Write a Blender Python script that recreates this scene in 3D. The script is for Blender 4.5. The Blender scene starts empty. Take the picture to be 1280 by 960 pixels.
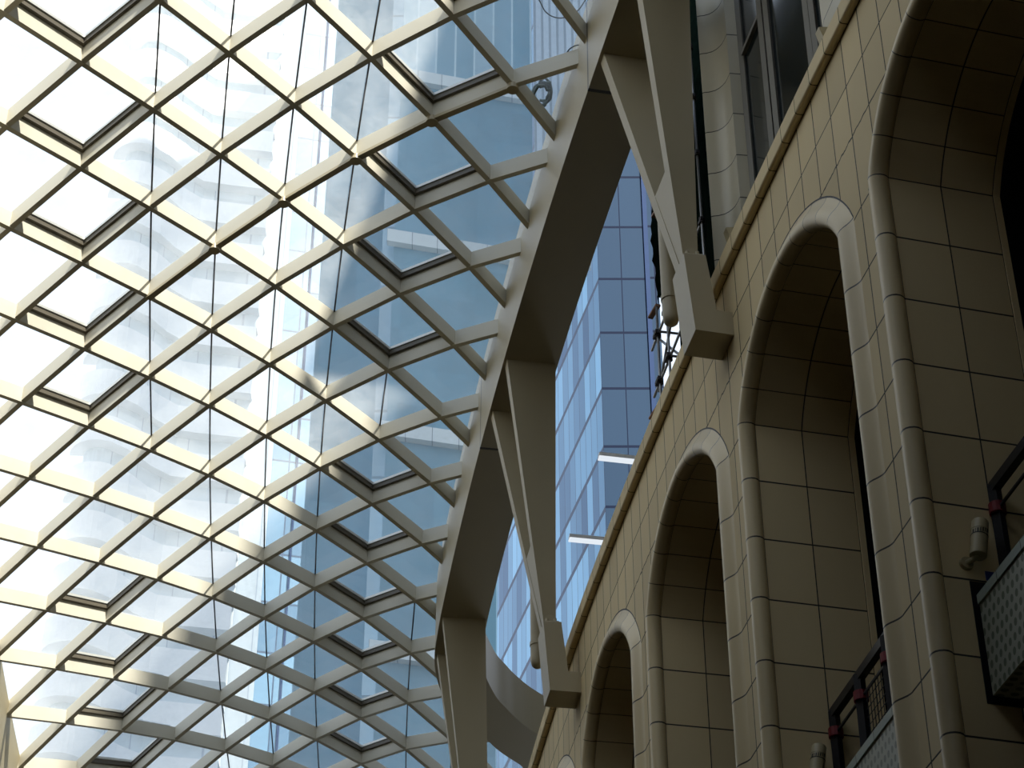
import bpy, math, random
from mathutils import Vector
random.seed(7)
D = bpy.data
SC = bpy.context.scene
COL = SC.collection

# ------------------------------------------------------------------ camera, sky, sun, exposure
EYE = 1.6
F_PX = 2807.3
PITCH = math.radians(37.39)
cam_d = D.cameras.new('camera')
cam_d.sensor_fit = 'HORIZONTAL'
cam_d.sensor_width = 36.0
cam_d.lens = F_PX / 1280.0 * 36.0
cam_d.clip_end = 2000
cam = D.objects.new('camera', cam_d)
COL.objects.link(cam)
cam.location = (0, 0, EYE)
cam.rotation_euler = (math.pi / 2 + PITCH, 0, 0)
SC.camera = cam

SUN_STRENGTH = 8.0
SKY_STRENGTH = 0.86
SUN_EL = math.radians(50)
SUN_DIR = Vector((0.56 * math.cos(SUN_EL), -0.83 * math.cos(SUN_EL), math.sin(SUN_EL)))
SC.view_settings.view_transform = 'Standard'
SC.view_settings.look = 'None'
SC.view_settings.gamma = 1
SC.view_settings.use_curve_mapping = False
SC.view_settings.exposure = 0.72
SC.cycles.max_bounces = 8
SC.cycles.diffuse_bounces = 5
SC.cycles.transparent_max_bounces = 24
SC.cycles.use_denoising = True
SC.cycles.caustics_reflective = False
SC.cycles.caustics_refractive = False

world = D.worlds.new('sky')
SC.world = world
world.use_nodes = True
wn = world.node_tree.nodes
wl = world.node_tree.links
wn.clear()
w_out = wn.new('ShaderNodeOutputWorld')
w_bg = wn.new('ShaderNodeBackground')
w_bg.inputs['Strength'].default_value = SKY_STRENGTH
w_tc = wn.new('ShaderNodeTexCoord')
w_sep = wn.new('ShaderNodeSeparateXYZ')
w_rmp = wn.new('ShaderNodeValToRGB')
w_rmp.color_ramp.elements[0].position = 0.0
w_rmp.color_ramp.elements[0].color = (0.90, 0.95, 1.0, 1)
w_rmp.color_ramp.elements[1].position = 1.0
w_rmp.color_ramp.elements[1].color = (0.63, 0.77, 1.0, 1)
wl.new(w_tc.outputs['Generated'], w_sep.inputs[0])
wl.new(w_sep.outputs['Z'], w_rmp.inputs['Fac'])
wl.new(w_rmp.outputs['Color'], w_bg.inputs['Color'])
wl.new(w_bg.outputs[0], w_out.inputs[0])

sun_d = D.lights.new('sun', 'SUN')
sun_d.energy = SUN_STRENGTH
sun_d.angle = math.radians(0.9)
sun_d.color = (1.0, 0.94, 0.83)
sun = D.objects.new('sun', sun_d)
COL.objects.link(sun)
sun.location = (30, -40, 80)
sun.rotation_euler = SUN_DIR.to_track_quat('Z', 'Y').to_euler()

# ------------------------------------------------------------------ place coordinates: s along the wall, e out of it, z up
ZS = 19.478 + EYE          # height of the arch springings
RAD = 195.1217             # the wall is a very flat arc
TX, TY = math.sin(-0.243720), math.cos(-0.243720)
NX, NY = TY, -TX
P0 = (4.79386, 21.15611)
CX, CY = P0[0] + RAD * NX, P0[1] + RAD * NY
BAY = 5.4593

def W(s, e, z=0.0):
    a = s / RAD
    r = RAD + e
    x = CX + math.sin(a) * r * TX - math.cos(a) * r * NX
    y = CY + math.sin(a) * r * TY - math.cos(a) * r * NY
    return Vector((x, y, ZS + z))

def to_se(p):
    vx, vy = p[0] - CX, p[1] - CY
    r = math.hypot(vx, vy)
    ang = math.atan2(vx * TX + vy * TY, -(vx * NX + vy * NY))
    return ang * RAD, r - RAD

def pix(p):
    x, y, z = p[0], p[1], p[2] - EYE
    d = y * math.cos(PITCH) + z * math.sin(PITCH)
    u = z * math.cos(PITCH) - y * math.sin(PITCH)
    if d < 1: return (-9999, -9999)
    return 640 + F_PX * x / d, 480 - F_PX * u / d

def in_frame(p, m=0):
    u, v = pix(p)
    return -m <= u <= 1280 + m and -m <= v <= 960 + m

# ------------------------------------------------------------------ helpers
class MB:
    def __init__(self):
        self.v, self.f, self.uv, self.mi = [], [], [], []
    def face(self, pts, uvs=None, mi=0):
        n = len(self.v)
        self.v += [Vector(p) for p in pts]
        self.f.append(list(range(n, n + len(pts))))
        self.uv.append(uvs or [(0.5, 0.5)] * len(pts))
        self.mi.append(mi)
    def grid(self, rows, uvs=None, mi=0):
        """rows of equal length share vertices (smooth surfaces)"""
        n = len(self.v)
        m = len(rows[0])
        for r in rows: self.v += [Vector(p) for p in r]
        for i in range(len(rows) - 1):
            for j in range(m - 1):
                a, b, c, d = n + i * m + j, n + i * m + j + 1, n + (i + 1) * m + j + 1, n + (i + 1) * m + j
                self.f.append([a, b, c, d])
                self.uv.append([uvs[i][j], uvs[i][j + 1], uvs[i + 1][j + 1], uvs[i + 1][j]] if uvs else [(.5, .5)] * 4)
                self.mi.append(mi)
    def hexa(self, lo, hi, mi=0):
        """solid between two quads"""
        n = len(self.v)
        self.v += [Vector(p) for p in lo] + [Vector(p) for p in hi]
        k = len(lo)
        self.f.append([n + i for i in range(k)][::-1]); self.uv.append([(.5, .5)] * k); self.mi.append(mi)
        self.f.append([n + k + i for i in range(k)]); self.uv.append([(.5, .5)] * k); self.mi.append(mi)
        for i in range(k):
            j = (i + 1) % k
            self.f.append([n + i, n + j, n + k + j, n + k + i]); self.uv.append([(.5, .5)] * 4); self.mi.append(mi)
    def bar(self, a, b, w, h, up=Vector((0, 0, 1)), mi=0):
        a, b = Vector(a), Vector(b)
        d = (b - a).normalized()
        side = d.cross(up)
        side = side.normalized() if side.length > 1e-4 else d.orthogonal().normalized()
        u = side.cross(d).normalized()
        q = lambda p: [p - side * w / 2 - u * h / 2, p + side * w / 2 - u * h / 2, p + side * w / 2 + u * h / 2, p - side * w / 2 + u * h / 2]
        self.hexa(q(a), q(b), mi)
    def tube(self, pts, r, n=10, cap=True, mi=0):
        pts = [Vector(p) for p in pts]
        rr = r if isinstance(r, (list, tuple)) else [r] * len(pts)
        n0 = len(self.v)
        prev = None
        for i, p in enumerate(pts):
            d = (pts[min(i + 1, len(pts) - 1)] - pts[max(i - 1, 0)])
            d = d.normalized() if d.length > 1e-7 else Vector((0, 0, 1))
            if prev is None: x = d.orthogonal().normalized()
            else:
                x = prev - d * prev.dot(d)
                x = x.normalized() if x.length > 1e-6 else d.orthogonal().normalized()
            prev = x
            y = d.cross(x)
            for k in range(n):
                a = 2 * math.pi * k / n
                self.v.append(p + (x * math.cos(a) + y * math.sin(a)) * rr[i])
        for i in range(len(pts) - 1):
            for k in range(n):
                l = (k + 1) % n
                self.f.append([n0 + i * n + k, n0 + i * n + l, n0 + (i + 1) * n + l, n0 + (i + 1) * n + k])
                self.uv.append([(k / n, i), ((k + 1) / n, i), ((k + 1) / n, i + 1), (k / n, i + 1)]); self.mi.append(mi)
        if cap:
            for base, rev in ((n0, True), (n0 + (len(pts) - 1) * n, False)):
                ids = [base + k for k in range(n)]
                self.f.append(ids[::-1] if rev else ids); self.uv.append([(.5, .5)] * n); self.mi.append(mi)

def link_mesh(name, mb, mats, parent=None, smooth=False, recalc=True):
    me = D.meshes.new(name)
    root = parent
    while root is not None and root.parent is not None: root = root.parent
    if root is not None:
        off = root.location.copy()
        o_loc = Vector((0, 0, 0))
    else:
        xs = [p.x for p in mb.v]; ys = [p.y for p in mb.v]; zz = [p.z for p in mb.v]
        off = Vector(((min(xs) + max(xs)) / 2, (min(ys) + max(ys)) / 2, min(zz)))
        o_loc = off
    me.from_pydata([tuple(p - off) for p in mb.v], [], mb.f)
    uvl = me.uv_layers.new(name='UVMap')
    i = 0
    for pi, p in enumerate(me.polygons):
        p.use_smooth = smooth
        p.material_index = mb.mi[pi]
        for k in range(p.loop_total):
            uvl.data[p.loop_start + k].uv = mb.uv[pi][k]
    if not isinstance(mats, (list, tuple)): mats = [mats]
    for m in mats: me.materials.append(m)
    if recalc:
        import bmesh
        bm = bmesh.new(); bm.from_mesh(me)
        bmesh.ops.recalc_face_normals(bm, faces=bm.faces[:])
        bm.to_mesh(me); bm.free()
    me.update()
    o = D.objects.new(name, me)
    o.location = o_loc
    COL.objects.link(o)
    if parent is not None: o.parent = parent
    return o

def tag(o, label=None, cat=None, group=None, kind=None):
    if label: o['label'] = label
    if cat: o['category'] = cat
    if group: o['group'] = group
    if kind: o['kind'] = kind
    return o

def empty(name, loc, label, cat, group=None):
    o = D.objects.new(name, None)
    o.location = loc
    o.empty_display_size = 0.3
    COL.objects.link(o)
    return tag(o, label, cat, group)

# ------------------------------------------------------------------ materials
def new_mat(name):
    m = D.materials.new(name)
    m.use_nodes = True
    nt = m.node_tree
    nt.nodes.clear()
    out = nt.nodes.new('ShaderNodeOutputMaterial')
    return m, nt, out

def principled(nt, color=None, rough=0.5, metal=0.0, spec=0.5):
    b = nt.nodes.new('ShaderNodeBsdfPrincipled')
    if color: b.inputs['Base Color'].default_value = (*color, 1)
    b.inputs['Roughness'].default_value = rough
    b.inputs['Metallic'].default_value = metal
    b.inputs['Specular IOR Level'].default_value = spec
    return b

def math_node(nt, op, a, b=None, clamp=False):
    n = nt.nodes.new('ShaderNodeMath')
    n.operation = op
    n.use_clamp = clamp
    for i, x in enumerate((a, b)):
        if x is None: continue
        if isinstance(x, (int, float)): n.inputs[i].default_value = x
        else: nt.links.new(x, n.inputs[i])
    return n.outputs[0]

def mix_rgb(nt, fac, a, b, mode='MIX'):
    n = nt.nodes.new('ShaderNodeMix')
    n.data_type = 'RGBA'
    n.blend_type = mode
    for idx, x in ((0, fac), (6, a), (7, b)):
        if isinstance(x, (int, float)): n.inputs[idx].default_value = x
        elif isinstance(x, tuple): n.inputs[idx].default_value = (*x, 1)
        else: nt.links.new(x, n.inputs[idx])
    return n.outputs[2]

def noise(nt, scale, detail=3, coord='Object', stretch=None):
    tc = nt.nodes.new('ShaderNodeTexCoord')
    n = nt.nodes.new('ShaderNodeTexNoise')
    n.inputs['Scale'].default_value = scale
    n.inputs['Detail'].default_value = detail
    if stretch:
        mp = nt.nodes.new('ShaderNodeMapping')
        mp.inputs['Scale'].default_value = stretch
        nt.links.new(tc.outputs[coord], mp.inputs[0])
        nt.links.new(mp.outputs[0], n.inputs['Vector'])
    else:
        nt.links.new(tc.outputs[coord], n.inputs['Vector'])
    return n.outputs['Fac']

def paint(name, color, rough=0.5, metal=0.0, var=0.12, scale=1.5, spec=0.4):
    """plain painted or cast surface with a little wear"""
    m, nt, out = new_mat(name)
    b = principled(nt, color, rough, metal, spec)
    n = noise(nt, scale, 4)
    lo = tuple(c * (1 - var) for c in color); hi = tuple(min(1, c * (1 + var)) for c in color)
    nt.links.new(mix_rgb(nt, n, lo, hi), b.inputs['Base Color'])
    nt.links.new(b.outputs[0], out.inputs[0])
    return m

def tiles(name, color, joint, wu, wv, var=0.1, rough=0.5, color2=None, spec=0.4, metal=0.0, streak=0.0, cells=True):
    """panelled surface: joints where the UVs pass whole numbers, each panel a slightly different tone"""
    m, nt, out = new_mat(name)
    uv = nt.nodes.new('ShaderNodeUVMap'); uv.uv_map = 'UVMap'
    sp = nt.nodes.new('ShaderNodeSeparateXYZ')
    nt.links.new(uv.outputs[0], sp.inputs[0])
    def line(c, w):
        fr = math_node(nt, 'FRACT', math_node(nt, 'ADD', c, 0.5))
        return math_node(nt, 'LESS_THAN', math_node(nt, 'ABSOLUTE', math_node(nt, 'SUBTRACT', fr, 0.5)), w)
    masks = []
    if wu: masks.append(line(sp.outputs[0], wu))
    if wv: masks.append(line(sp.outputs[1], wv))
    fl = nt.nodes.new('ShaderNodeVectorMath'); fl.operation = 'FLOOR'
    nt.links.new(uv.outputs[0], fl.inputs[0])
    wnz = nt.nodes.new('ShaderNodeTexWhiteNoise'); wnz.noise_dimensions = '2D'
    nt.links.new(fl.outputs[0], wnz.inputs['Vector'])
    lo = tuple(c * (1 - var) for c in color)
    hi = color2 or tuple(min(1, c * (1 + var)) for c in color)
    col = mix_rgb(nt, wnz.outputs['Value'] if cells else 0.5, lo, hi)
    nz = noise(nt, 0.9, 5, stretch=(1, 1, 0.35))
    if streak:
        col = mix_rgb(nt, math_node(nt, 'MULTIPLY', nz, streak), col, tuple(c * 0.45 for c in color))
    mask = None
    for k in masks: mask = k if mask is None else math_node(nt, 'MAXIMUM', mask, k)
    b = principled(nt, None, rough, metal, spec)
    if mask is not None: col = mix_rgb(nt, mask, col, joint)
    nt.links.new(col, b.inputs['Base Color'])
    nt.links.new(b.outputs[0], out.inputs[0])
    return m

def dusty_glass(name, tint, dust, dust_col=(0.87, 0.90, 0.92)):
    m, nt, out = new_mat(name)
    tr = nt.nodes.new('ShaderNodeBsdfTransparent'); tr.inputs[0].default_value = (*tint, 1)
    df = nt.nodes.new('ShaderNodeBsdfDiffuse'); df.inputs[0].default_value = (*dust_col, 1)
    tl = nt.nodes.new('ShaderNodeBsdfTranslucent'); tl.inputs[0].default_value = (*dust_col, 1)
    gl = nt.nodes.new('ShaderNodeBsdfGlossy'); gl.inputs['Roughness'].default_value = 0.02
    m1 = nt.nodes.new('ShaderNodeMixShader'); m1.inputs[0].default_value = 0.65
    nt.links.new(df.outputs[0], m1.inputs[1]); nt.links.new(tl.outputs[0], m1.inputs[2])
    nz = noise(nt, 1.3, 6, stretch=(1, 1, 1))
    nz2 = noise(nt, 9.0, 3)
    f = math_node(nt, 'ADD', math_node(nt, 'MULTIPLY', nz, dust * 1.1), math_node(nt, 'MULTIPLY', nz2, dust * 0.7))
    m2 = nt.nodes.new('ShaderNodeMixShader')
    nt.links.new(f, m2.inputs[0]); nt.links.new(tr.outputs[0], m2.inputs[1]); nt.links.new(m1.outputs[0], m2.inputs[2])
    m3 = nt.nodes.new('ShaderNodeMixShader'); m3.inputs[0].default_value = 0.03
    nt.links.new(m2.outputs[0], m3.inputs[1]); nt.links.new(gl.outputs[0], m3.inputs[2])
    nt.links.new(m3.outputs[0], out.inputs[0])
    return m

STONE = (0.80, 0.645, 0.37)
JOINT = (0.035, 0.03, 0.022)
M_face = tiles('stone_face', STONE, JOINT, 0.013, 0.021, var=0.10, streak=0.25, rough=0.65, spec=0.12)
M_roll = tiles('stone_moulding', STONE, JOINT, 0.012, 0, var=0.10, streak=0.3, rough=0.4)
M_rev = tiles('stone_reveal', STONE, JOINT, 0.012, 0.012, var=0.09, streak=0.2, rough=0.4)
M_cap = tiles('stone_coping', STONE, JOINT, 0.014, 0, var=0.06, streak=0.3, rough=0.65, spec=0.15)
M_pil = tiles('stone_pilaster', (0.60, 0.55, 0.41), JOINT, 0.011, 0, var=0.07, streak=0.2, rough=0.32)
M_core = paint('wall_core', (0.12, 0.11, 0.09), 0.8)
M_steel = paint('beige_steel_paint', (0.43, 0.37, 0.245), 0.42, var=0.07, scale=0.8, spec=0.4)
M_ring = tiles('ring_steel_paint', (0.46, 0.40, 0.265), (0.05, 0.045, 0.035), 0.0035, 0, var=0.03, rough=0.45, streak=0.18)
M_rib = paint('lattice_paint', (0.58, 0.545, 0.445), 0.5, var=0.05, scale=1.0, spec=0.3)
M_glass = dusty_glass('roof_glass', (0.93, 0.945, 0.955), 0.12)
M_sash = paint('sash_bronze', (0.10, 0.085, 0.06), 0.5, var=0.1)
M_alu = paint('sash_aluminium', (0.6, 0.6, 0.55), 0.35, 0.4, var=0.05)
M_seal = paint('black_sealant', (0.012, 0.012, 0.016), 0.6)
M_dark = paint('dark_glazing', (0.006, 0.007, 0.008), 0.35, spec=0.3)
M_pane = paint('tinted_pane', (0.012, 0.018, 0.020), 0.12, spec=0.5)
M_frame = paint('grey_window_frame', (0.24, 0.225, 0.19), 0.5, 0.0, var=0.1, spec=0.2)
M_black = paint('black_paint', (0.010, 0.010, 0.014), 0.35, var=0.2)
M_red = paint('red_tape', (0.22, 0.015, 0.02), 0.5, var=0.3, scale=20)
M_blue = paint('blue_tape', (0.02, 0.06, 0.30), 0.5)
M_lamp = paint('cream_lamp_paint', (0.48, 0.40, 0.23), 0.45, var=0.08)
M_lampdark = paint('lamp_band', (0.03, 0.026, 0.015), 0.5)
M_white = paint('white_fitting', (0.8, 0.82, 0.85), 0.35, 0.1, var=0.05)
M_tube, _nt, _out = new_mat('lit_tube_diffuser')
_em = _nt.nodes.new('ShaderNodeEmission'); _em.inputs[0].default_value = (0.86, 0.93, 1.0, 1); _em.inputs[1].default_value = 0.55
_nt.links.new(_em.outputs[0], _out.inputs[0])
M_pole = paint('scaffold_steel', (0.30, 0.31, 0.33), 0.35, 0.7, var=0.3, scale=4)
M_rust = paint('rusty_coupler', (0.05, 0.045, 0.05), 0.6, 0.4, var=0.5, scale=12)
M_wood = paint('plank_wood', (0.32, 0.16, 0.09), 0.7, var=0.35, scale=8)
M_net = paint('green_netting', (0.004, 0.008, 0.006), 0.9, var=0.6, scale=6, spec=0.0)
M_hose = paint('green_hose', (0.05, 0.10, 0.08), 0.5, var=0.4, scale=6)
M_cable = paint('dark_cable', (0.06, 0.07, 0.07), 0.5)
M_floor = tiles('floor_stone', (0.02, 0.018, 0.015), (0.03, 0.03, 0.025), 0.01, 0.01, var=0.08, rough=0.5)
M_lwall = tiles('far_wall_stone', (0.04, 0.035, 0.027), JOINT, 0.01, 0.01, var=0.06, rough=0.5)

# hexagonal mesh tile on the balcony fronts
def hex_tile(name, light, dark):
    m, nt, out = new_mat(name)
    uv = nt.nodes.new('ShaderNodeUVMap'); uv.uv_map = 'UVMap'
    sp = nt.nodes.new('ShaderNodeSeparateXYZ'); nt.links.new(uv.outputs[0], sp.inputs[0])
    row = math_node(nt, 'FLOOR', sp.outputs[1])
    sh = math_node(nt, 'MULTIPLY', math_node(nt, 'MODULO', row, 2.0), 0.5)
    fu = math_node(nt, 'SUBTRACT', math_node(nt, 'FRACT', math_node(nt, 'ADD', math_node(nt, 'ADD', sp.outputs[0], sh), 200.0)), 0.5)
    fv = math_node(nt, 'SUBTRACT', math_node(nt, 'FRACT', sp.outputs[1]), 0.5)
    dd = math_node(nt, 'ADD', math_node(nt, 'POWER', math_node(nt, 'ABSOLUTE', math_node(nt, 'MULTIPLY', fu, 2.9)), 2.0),
                   math_node(nt, 'POWER', math_node(nt, 'ABSOLUTE', math_node(nt, 'MULTIPLY', fv, 2.6)), 2.0))
    mask = math_node(nt, 'LESS_THAN', dd, 0.75)
    b = principled(nt, None, 0.45)
    nt.links.new(mix_rgb(nt, mask, light, dark), b.inputs['Base Color'])
    nt.links.new(b.outputs[0], out.inputs[0])
    return m
M_hex = hex_tile('hexagon_mosaic', (0.40, 0.41, 0.33), (0.13, 0.15, 0.10))
M_trimgreen = tiles('balcony_edge_stone', (0.38, 0.44, 0.36), (0.04, 0.05, 0.04), 0.01, 0, var=0.15, streak=0.5, rough=0.5)

# ------------------------------------------------------------------ setting: arcade wall
A_HALF, A_RISE_C, A_R = 2.1, -0.975, 2.316
A_TH = math.asin(A_HALF / A_R)
BOT = -ZS            # ground level
K_ARCH = [-1, 0, 1, 2, 3]
def arch_centre(k): return 3.355 + BAY * k

def arch_path(sc, zbot=BOT):
    """(s, z, normal s, normal z, joint number) round one opening, near foot to far foot"""
    out = []
    n = int(-zbot) + 1
    for i in range(n, 0, -1):
        z = max(zbot, -float(i))
        out.append((sc - A_HALF, z, -1.0, 0.0, z))
    for i in range(0, 41):
        t = -A_TH + 2 * A_TH * i / 40
        ns, nz = math.sin(t), math.cos(t)
        s, z = sc + A_R * ns, A_RISE_C + A_R * nz
        if i in (0, 40): ns, nz = (-0.9766 if i == 0 else 0.9766), 0.215
        out.append((s, z, ns, nz, i / 4.0))
    for i in range(1, n + 1):
        z = max(zbot, -float(i))
        out.append((sc + A_HALF, z, 1.0, 0.0, 10 - z))
    return out

FACE_E = 0.12
O_OUT = 0.37
def z_course(z):
    if z <= 0: return z
    if z <= 1.3: return z / 1.3
    return 1 + (z - 1.3) / 0.905
Z_TOP = 3.14
wall = MB()
def fuv(s, z): return (z_course(z), (s - 0.625) / 0.60659)
for k in K_ARCH:
    sc = arch_centre(k)
    sl, sr = sc - BAY / 2, sc + BAY / 2
    rows, uvs = [], []
    for (s, z, ns, nz, u) in arch_path(sc):
        qs, qz = s + ns * O_OUT, z + nz * O_OUT
        if nz <= 0.001:
            bs, bz = (sl if ns < 0 else sr), qz
        else:
            ts = ((sl - qs) / ns if ns < 0 else (sr - qs) / ns) if abs(ns) > 1e-6 else 1e9
            tz = (Z_TOP - qz) / nz
            t = min(ts, tz)
            bs, bz = qs + ns * t, qz + nz * t
        rows.append([(qs + (bs - qs) * t_ / 10, qz + (bz - qz) * t_ / 10) for t_ in range(11)])
    # keep the two upper corners square
    for i in range(len(rows) - 1):
        a, b = rows[i], rows[i + 1]
        for j in range(10):
            q = [a[j], a[j + 1], b[j + 1], b[j]]
            wall.face([W(s, FACE_E, z) for s, z in q], [fuv(s, z) for s, z in q])
        ea, eb = a[10], b[10]
        if (abs(ea[1] - Z_TOP) < 1e-6) != (abs(eb[1] - Z_TOP) < 1e-6):
            cs = sl if min(ea[0], eb[0]) - sl < 1 else sr
            q = [ea, (cs, Z_TOP), eb]
            wall.face([W(s, FACE_E, z) for s, z in q], [fuv(s, z) for s, z in q])
S_END0 = arch_centre(K_ARCH[0]) - BAY / 2
S_END1 = arch_centre(K_ARCH[-1]) + BAY / 2
for s0, s1 in ((-46.0, S_END0), (S_END1, 52.0)):
    n = 6
    for i in range(n):
        a, b = s0 + (s1 - s0) * i / n, s0 + (s1 - s0) * (i + 1) / n
        for z0, z1 in ((BOT, 0), (0, 1.3), (1.3, Z_TOP)):
            q = [(a, z0), (b, z0), (b, z1), (a, z1)]
            wall.face([W(s, FACE_E, z) for s, z in q], [fuv(s, z) for s, z in q])
# body of the wall behind the openings and its flat top
n = 24
for i in range(n):
    a, b = -46 + 98 * i / n, -46 + 98 * (i + 1) / n
    wall.face([W(a, -2.1, BOT), W(b, -2.1, BOT), W(b, -2.1, Z_TOP), W(a, -2.1, Z_TOP)], mi=1)
    wall.face([W(a, FACE_E, Z_TOP - .002), W(b, FACE_E, Z_TOP - .002), W(b, -2.1, Z_TOP - .002), W(a, -2.1, Z_TOP - .002)], mi=1)
tag(link_mesh('wall_right', wall, [M_face, M_core], recalc=False), 'beige stone faced wall with tall segmental arches', kind='structure')

ul = MB()  # unseen opaque slab added behind the camera to darken the arch reveals
for i in range(4):
    a, b = -46 + 9.5 * i, -36.5 + 9.5 * i
    ul.hexa([W(a, -1.5, 10.6), W(b, -1.5, 10.6), W(b, 13.4, 10.6), W(a, 13.4, 10.6)], [W(a, -1.5, 11.6), W(b, -1.5, 11.6), W(b, 13.4, 11.6), W(a, 13.4, 11.6)])
tag(link_mesh('added_shade_slab', ul, M_lwall, recalc=False), kind='structure')
for nm, sx in (('added_back_screen', -46.0), ('added_front_screen', 52.0)):  # unseen end screens, added to stop sky light entering at both ends
    bw = MB()
    zt = 11.0 if sx < 0 else 7.5
    bw.hexa([W(sx, -1.7, BOT), W(sx + .4, -1.7, BOT), W(sx + .4, 13.4, BOT), W(sx, 13.4, BOT)], [W(sx, -1.7, zt), W(sx + .4, -1.7, zt), W(sx + .4, 13.4, zt), W(sx, 13.4, zt)])
    tag(link_mesh(nm, bw, M_lwall, recalc=False), kind='structure')
fl = MB()
fl.face([(-60, -40, 0), (60, -40, 0), (60, 90, 0), (-60, 90, 0)], [(-60, -40), (60, -40), (60, 90), (-60, 90)])
tag(link_mesh('floor', fl, M_floor, recalc=False), kind='structure')
lw = MB()
for i in range(25):
    a, b = -46 + 4 * i, -42 + 4 * i
    zt = 7.2
    q = [(a, BOT), (b, BOT), (b, zt), (a, zt)]
    lw.face([W(s, 13.2, z) for s, z in q], [(z, s) for s, z in q])
    lw.face([W(s, 14.0, z) for s, z in q], [(z, s) for s, z in q])
tag(link_mesh('wall_left', lw, M_lwall, recalc=False), kind='structure')

# arch surrounds: rolled moulding, two-tile-deep reveal, dark window behind
ROLL = [(0.0, 0.0), (-0.03, 0.03), (-0.05, 0.075), (-0.05, 0.13), (-0.03, 0.18), (0.0, 0.213), (0.04, 0.231), (0.085, 0.235),
        (0.13, 0.226), (0.18, 0.202), (0.23, 0.170), (0.28, 0.143), (0.33, 0.126), (O_OUT, 0.119)]
ARCH_LABEL = {
    -1: 'nearest and widest stone arch, cut by the right edge, wall lamp on its jamb',
    0: 'stone arch directly under the first steel bracket, black railing end showing inside',
    1: 'stone arch between the two steel brackets on the beige wall',
    2: 'narrow looking stone arch just beside the second steel bracket',
    3: 'farthest stone arch, only its rounded top showing at the bottom edge'}
for k in K_ARCH:
    sc = arch_centre(k)
    path = arch_path(sc)
    root = empty('arch_surround', W(sc, 0, BOT), ARCH_LABEL[k], 'arch', 'arches of the stone arcade')
    roll = MB()
    rows = [[W(s + ns * o, e, z + nz * o) for (o, e) in ROLL] for (s, z, ns, nz, u) in path]
    uvs = [[(p[4], j / len(ROLL) * 0.9 + 0.05) for j in range(len(ROLL))] for p in path]
    roll.grid(rows, uvs)
    link_mesh('moulding', roll, M_roll, root, smooth=True, recalc=False)
    cj = MB()
    cj.grid([[W(s + ns * (O_OUT - .012), FACE_E + .004, z + nz * (O_OUT - .012)), W(s + ns * (O_OUT + .012), FACE_E + .004, z + nz * (O_OUT + .012))]
             for (s, z, ns, nz, u) in path if 0 <= u <= 9.2])
    link_mesh('contour_joint', cj, M_seal, root, recalc=False)
    rev = MB()
    deps = [0.004, -0.7176, -1.4352]
    for i in range(len(path) - 1):
        p, q = path[i], path[i + 1]
        for j in range(2):
            rev.face([W(p[0], deps[j], p[1]), W(p[0], deps[j + 1], p[1]), W(q[0], deps[j + 1], q[1]), W(q[0], deps[j], q[1])],
                     [(p[4], j), (p[4], j + 1), (q[4], j + 1), (q[4], j)])
    link_mesh('reveal', rev, M_rev, root, recalc=False)
    fr = MB()
    rows = [[W(s, -1.436, z), W(s - ns * .012, -1.44, z - nz * .012), W(s - ns * .012, -1.53, z - nz * .012), W(s + ns * .03, -1.53, z + nz * .03)] for (s, z, ns, nz, u) in path]
    fr.grid(rows)
    link_mesh('window_frame', fr, M_rev, root, recalc=False)
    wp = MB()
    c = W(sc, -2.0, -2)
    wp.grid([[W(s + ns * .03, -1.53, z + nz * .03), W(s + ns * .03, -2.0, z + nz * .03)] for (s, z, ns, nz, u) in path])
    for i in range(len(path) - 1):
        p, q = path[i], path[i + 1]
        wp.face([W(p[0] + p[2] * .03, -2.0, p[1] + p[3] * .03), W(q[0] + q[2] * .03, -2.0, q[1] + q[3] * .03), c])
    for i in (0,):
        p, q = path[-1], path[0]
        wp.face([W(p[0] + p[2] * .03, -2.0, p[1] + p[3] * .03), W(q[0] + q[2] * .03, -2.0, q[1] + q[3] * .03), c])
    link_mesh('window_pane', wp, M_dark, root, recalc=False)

# coping along the top of the arcade wall
cop = MB()
CAP = [(0.122, 3.118), (0.200, 3.112), (0.222, 3.118), (0.236, 3.132), (0.241, 3.152), (0.241, 3.42), (0.225, 3.445), (-0.35, 3.50), (-0.35, 3.145), (0.122, 3.145)]
ns_ = 92
rows, uvs = [], []
for i in range(ns_ + 1):
    s = -14 + 56.0 * i / ns_
    rows.append([W(s, e, z) for e, z in CAP])
    uvs.append([((s - 0.33) / 0.60659, 0.5)] * len(CAP))
cop.grid(rows, uvs)
tag(link_mesh('parapet_coping', cop, M_cap, recalc=False), 'long beige stone coping with rolled lower edge along the arcade wall top', 'coping')

# ------------------------------------------------------------------ upper storey over the near bays, with unseen sky-blocking masses added
uw = MB()
for z0, z1 in ((3.5, 16.0), (16.0, 30.2)):
    uw.hexa([W(-30, -0.62, z0), W(5.9, -0.62, z0), W(5.9, -14, z0), W(-30, -14, z0)],
            [W(-30, -0.62, z1), W(5.9, -0.62, z1), W(5.9, -14, z1), W(-30, -14, z1)])
uw.hexa([W(-12, -9.1, 29), W(5.9, -9.1, 29), W(5.9, -30, 29), W(-12, -30, 29)],
        [W(-12, -9.1, 165), W(5.9, -9.1, 165), W(5.9, -30, 165), W(-12, -30, 165)])
uw.hexa([W(6.7, -2.3, 3.0), W(13, -2.3, 3.0), W(13, -16, 3.0), W(6.7, -16, 3.0)], [W(6.7, -2.3, 13), W(13, -2.3, 13), W(13, -16, 13), W(6.7, -16, 13)])  # unseen block added to keep right-hand sky off the ring beam underside
for i in range(3):
    a, b = 13 + 9 * i, 22 + 9 * i
    uw.hexa([W(a, -9.5, -18), W(b, -9.5, -18), W(b, -20, -18), W(a, -20, -18)], [W(a, -9.5, 36), W(b, -9.5, 36), W(b, -20, 36), W(a, -20, 36)])  # unseen masses added to dim sky light on the ring's outer face
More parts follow.
